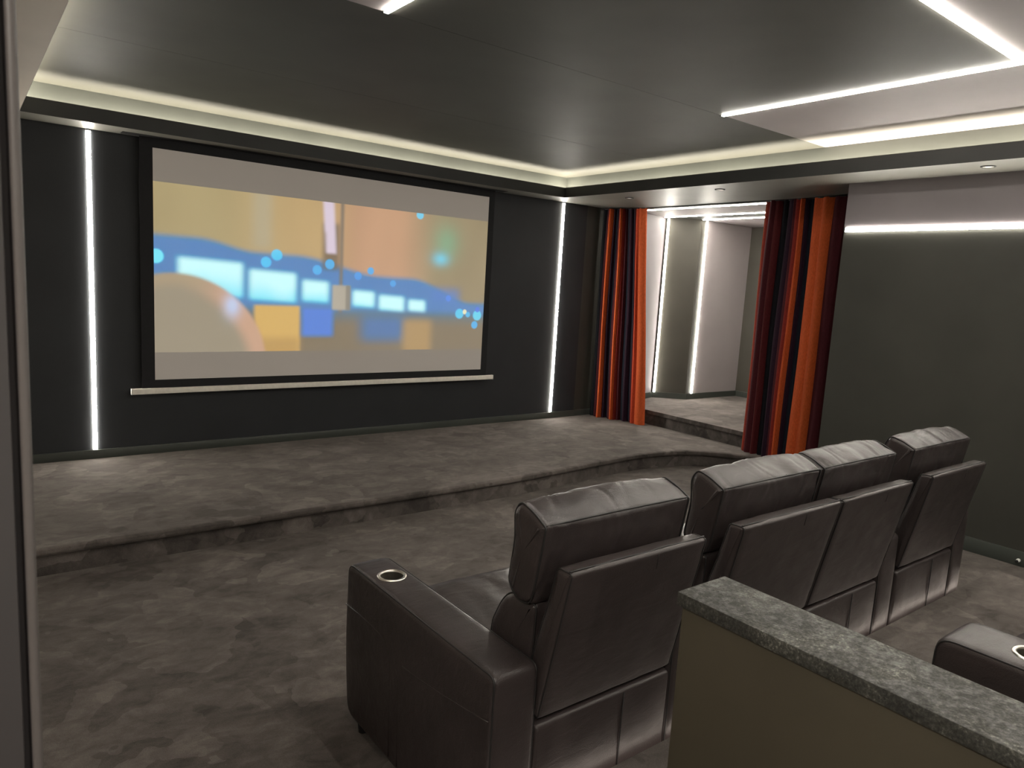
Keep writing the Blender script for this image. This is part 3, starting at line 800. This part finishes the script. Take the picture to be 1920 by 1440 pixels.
AH = 0.615
def armrest(e, x0, x1, outer, seed, front=1.0):
    """outer: which side shows the stitched outer panel (-1 left, +1 right, 0 none)"""
    prof = [Vector(p) for p in roundpoly([(0.0, 0.035), (0.0, AH), (0.905 * front, AH), (0.915 * front, 0.30), (0.885 * front, 0.035)], [0.02, 0.03, 0.045, 0.2, 0.06], 6)]
    er = 0.02
    bm = loft(prof, x0, x1, er, bulge=0.003, wrinkle=0.0015, seed=seed, nx=6, capbulge=0.004, step=0.04)
    arm = finish(bm, 'armrest', 'leather', e, smooth=True)
    cx, cy = (x0 + x1) / 2, 0.715 * front
    # real opening for the cup
    cb = bmesh.new(); r = lathe(cb, [(0.0405, AH - 0.09), (0.0405, AH + 0.05)], cx, cy, 36)
    cb.faces.new(r[0]); cb.faces.new(r[1]); bmesh.ops.recalc_face_normals(cb, faces=cb.faces)
    cm = bpy.data.meshes.new('cut'); cb.to_mesh(cm); cb.free()
    co = bpy.data.objects.new('cut', cm); COL.objects.link(co); co.parent = e
    bpy.context.view_layer.update()
    md = arm.modifiers.new('hole', 'BOOLEAN'); md.object = co; md.operation = 'DIFFERENCE'; md.solver = 'EXACT'
    dg = bpy.context.evaluated_depsgraph_get()
    nm = bpy.data.meshes.new_from_object(arm.evaluated_get(dg))
    arm.modifiers.clear(); old = arm.data; arm.data = nm; bpy.data.meshes.remove(old)
    nm.set_sharp_from_angle(angle=math.radians(38))
    bpy.data.objects.remove(co); bpy.data.meshes.remove(cm)
    nm.name = 'armrest'
    cup_holder(arm, cx, cy, AH + 0.002)
    # piping where the top strip meets the side panels
    for x, sg in ((x0 + 0.006, -1), (x1 - 0.006, 1)):
        pts = [(x, p.x, p.y) for p in [Vector((0.004, 0.06))] + []]
        lp = inset(prof, 0.005)
        sel = [p for p in resample(lp, 0.03) if p.y > 0.05]
        # order along the contour from back bottom, over the top, to front bottom
        sel.sort(key=lambda p: (math.atan2(p.y - 0.25, p.x - 0.45) + math.pi / 2 + 0.6) % (2 * math.pi), reverse=True)
        bm = bmesh.new(); tube(bm, [(x, p.x, p.y) for p in sel], 0.0027, 5)
        finish(bm, 'seam', 'seam', arm, smooth=True)
    if outer:
        xo = x0 - 0.0035 if outer < 0 else x1 + 0.0035
        a = [(0.905, 0.455), (0.80, 0.462), (0.70, 0.462), (0.63, 0.458), (0.585, 0.440), (0.562, 0.405), (0.556, 0.36), (0.553, 0.2), (0.55, 0.06)]
        b = [(0.012, 0.485), (0.10, 0.468), (0.25, 0.445), (0.40, 0.425), (0.475, 0.42)]
        b2 = [(0.52, 0.39), (0.502, 0.36), (0.495, 0.2), (0.492, 0.06)]
        for pth in (a, b, b2):
            bm = bmesh.new(); tube(bm, [(xo + (0.001 if outer < 0 else -0.001), p[0], p[1]) for p in pth], 0.0022, 5)
            finish(bm, 'stitching', 'leather', arm, smooth=True)
    return arm

HEAD = [Vector(p) for p in roundpoly([(0.0, 1.004), (0.06, 1.034), (0.112, 1.047), (0.136, 1.012), (0.128, 0.93), (0.148, 0.80), (0.11, 0.765), (0.045, 0.765), (0.020, 0.88)], [0.007, 0.03, 0.018, 0.03, 0.03, 0.03, 0.03, 0.03, 0.06], 4)]
LUMB = [Vector(p) for p in roundpoly([(0.045, 0.762), (0.165, 0.758), (0.205, 0.715), (0.25, 0.63), (0.255, 0.52), (0.235, 0.445), (0.06, 0.44), (0.05, 0.6)], 0.025, 4)]
SHELL = [Vector(p) for p in roundpoly([(-0.098, 0.905), (-0.036, 0.905), (0.002, 0.76), (0.045, 0.62), (0.062, 0.445), (0.002, 0.437)], [0.016, 0.014, 0.05, 0.05, 0.02, 0.012], 5)]
SEAT = [Vector(p) for p in roundpoly([(0.20, 0.30), (0.20, 0.47), (0.50, 0.462), (0.85, 0.475), (0.915, 0.42), (0.905, 0.28)], [0.02, 0.03, 0.2, 0.06, 0.04, 0.02], 5)]
FOOT = [Vector(p) for p in roundpoly([(0.84, 0.06), (0.84, 0.276), (0.908, 0.276), (0.90, 0.06)], 0.02, 4)]
BASE = [Vector(p) for p in roundpoly([(0.004, 0.04), (0.0, 0.42), (0.10, 0.424), (0.84, 0.29), (0.84, 0.04)], [0.01, 0.02, 0.02, 0.03, 0.02], 4)]

def recliner(label, loc, wd, left=None, right=None, lo=0, ro=0, hl=0.02, hr=0.02, seed=0, front=1.0, group='leather recliners in the front row'):
    """wd = seat width; left/right = armrest widths; lo/ro = stitched outer faces"""
    e = empty('recliner', loc, label, 'recliner', group)
    g = 0.004
    o = finish(loft(BASE, g, wd - g, 0.012, 0.0, 0.0, seed, 6, 0, 0.06), 'base', 'leather', e, smooth=True)
    for fx in (0.62,):
        bm = bmesh.new(); tube(bm, [(wd * fx, -0.0015, 0.41), (wd * fx - 0.004, -0.0012, 0.25), (wd * fx - 0.006, 0.001, 0.05)], 0.002, 5)
        finish(bm, 'seam', 'seam', o, smooth=True)
    o = finish(loft(SHELL, g, wd - g, 0.016, 0.002, 0.0030, seed + 1, 20, 0.002, 0.03), 'back_shell', 'leather', e, smooth=True)
    for x in (g + 0.006, wd - g - 0.006): seam_loop(SHELL, x, 0.016, 0.0028, o, off=0.006)
    lp = inset(SHELL, -0.0025)
    tp = [p for p in lp if p.y > 0.9 and p.x < -0.07]
    q = min(tp, key=lambda p: abs(p.x + 0.090))
    bm = bmesh.new(); tube(bm, [(g + 0.006 + (wd - 2 * g - 0.012) * k / 16, q.x + 0.004 - 0.0008 * math.sin(k), q.y - 0.0005 + 0.0012 * math.sin(k * 1.3)) for k in range(17)], 0.003, 5)
    finish(bm, 'seam', 'seam', o, smooth=True)
    bm = bmesh.new(); tube(bm, [(wd * 0.60 + 0.003 * k, -0.0975 + 0.1 * k / 20, 0.893 - 0.452 * k / 20) for k in range(3)], 0.0016, 5)
    finish(bm, 'seam', 'seam', o, smooth=True)
    o = finish(loft(HEAD, -hl, wd + hr, 0.020, 0.014, 0.011, seed + 2, 70, 0.002, 0.014), 'headrest', 'leather', e, smooth=True)
    for x in (-hl + 0.010, wd + hr - 0.010): seam_loop(HEAD, x, 0.020, 0.0032, o, off=0.010, bulge=0.002)
    bm = bmesh.new()
    W = wd + hl + hr
    tube(bm, [(-hl + 0.012 + (W - 0.024) * k / 22, 0.004 - 0.0135 * math.sin(math.pi * k / 22) ** 0.6, 1.006 + 0.009 * math.sin(math.pi * k / 22) ** 0.6) for k in range(23)], 0.003, 5)
    finish(bm, 'seam', 'seam', o, smooth=True)
    bm = bmesh.new(); tube(bm, [(wd * 0.60, 0.0, 1.016), (wd * 0.605, 0.001, 0.99), (wd * 0.607, 0.005, 0.95), (wd * 0.607, 0.010, 0.93)], 0.0016, 5)
    finish(bm, 'seam', 'seam', o, smooth=True)
    o = finish(loft(LUMB, 0.006, wd - 0.006, 0.022, 0.006, 0.012, seed + 3, 40, 0.003, 0.018), 'lumbar_cushion', 'leather', e, smooth=True)
    for x in (0.016, wd - 0.016): seam_loop(LUMB, x, 0.022, 0.003, o, off=0.010, bulge=0.001)
    o = finish(loft(SEAT, 0.003, wd - 0.003, 0.025, 0.008, 0.008, seed + 4, 36, 0.003, 0.025), 'seat_cushion', 'leather', e, smooth=True)
    seam_loop(SEAT, 0.013, 0.025, 0.0026, o, off=0.010, bulge=0.001); seam_loop(SEAT, wd - 0.013, 0.025, 0.0026, o, off=0.010, bulge=0.001)
    finish(loft(FOOT, 0.006, wd - 0.006, 0.012, 0.003, 0.002, seed + 5, 8, 0, 0.04), 'footrest', 'leather', e, smooth=True)
    if left: armrest(e, -left, 0.0, lo, seed + 6)
    if right: armrest(e, wd, wd + right, ro, seed + 7, front)
    xs = [(-left + 0.03) if left else 0.04, (wd + right - 0.03) if right else wd - 0.04]
    for x in xs:
        for y in (0.05, 0.80):
            bm = bmesh.new(); r = lathe(bm, [(0.018, 0.0), (0.022, 0.05)], x, y, 12); bm.faces.new(r[0]); bm.faces.new(r[1])
            finish(bm, 'foot', 'blackplastic', e, smooth=30)
    return e
SB = 1.392
recliner('leftmost leather recliner of the front row, cup holder in its broad outer armrest', (1.237, SB, 0), 0.578, left=0.157, right=0.160, lo=-1, seed=1, front=0.80)
recliner('second leather recliner from the left in the front row, just beyond the stone-topped wall', (1.997, SB, 0), 0.636, hl=-0.001, hr=-0.004, seed=11)
recliner('third leather recliner from the left in the front row, joined to its left neighbour', (2.637, SB, 0), 0.598, right=0.160, hl=-0.004, seed=21)
recliner('leather recliner at the far right end of the front row', (3.419, SB, 0), 0.618, right=0.152, hl=0.0, ro=1, seed=31)
recliner('rear row leather recliner, only its rounded armrest and cup holder in view', (2.125, -0.228, PL), 0.60, left=0.19, right=0.19, lo=-1, seed=41, group='leather recliners in the rear row')

# ------------------------------------------------------------------ low wall with stone top
HZ = 0.95
hw = struct(box('wall_low', 'halfwall', 1.335, 1.497, RY + 0.3, 1.008, PL - 0.215, HZ - 0.034, bevel=0.003), 'olive brown low wall beside the seats')
cap = box('stone_top', 'granite', 1.325, 1.507, RY + 0.3, 1.018, HZ - 0.034, HZ, hw, bevel=0.003, origin=(1.416, 0, HZ - 0.034))
cap['label'] = 'dark speckled stone top of the low wall'

# ------------------------------------------------------------------ small things
sw = empty('wall_switch', (8.329, 5.49, 2.19), 'small pale wall plate in the alcove half hidden by the right curtain', 'wall plate')
box('plate', 'white', -0.010, 0.0, -0.04, 0.04, -0.06, 0.06, sw, bevel=0.002)
box('rocker', 'barwhite', -0.014, -0.009, -0.018, 0.018, -0.03, 0.03, sw, bevel=0.002)
ds = empty('door_stop', (RW - 0.016, 1.492, 0.04), 'small white door stop on the skirting at the right edge', 'door stop')
bm = bmesh.new(); r = lathe(bm, [(0.012, 0.0), (0.011, 0.018), (0.007, 0.02), (0.006, 0.032)], 0, 0, 14)
bm.faces.new(r[0]); bm.faces.new(r[-1])
bmesh.ops.rotate(bm, verts=bm.verts, matrix=Matrix.Rotation(-math.pi / 2, 3, 'Y'))
finish(bm, 'stem', 'white', ds, smooth=35)
bm = bmesh.new(); r = lathe(bm, [(0.009, 0.032), (0.010, 0.036), (0.009, 0.042), (0.005, 0.044)], 0, 0, 14)
bm.faces.new(r[0]); bm.faces.new(r[-1])
bmesh.ops.rotate(bm, verts=bm.verts, matrix=Matrix.Rotation(-math.pi / 2, 3, 'Y'))
finish(bm, 'rubber_tip', 'blackplastic', ds, smooth=35)
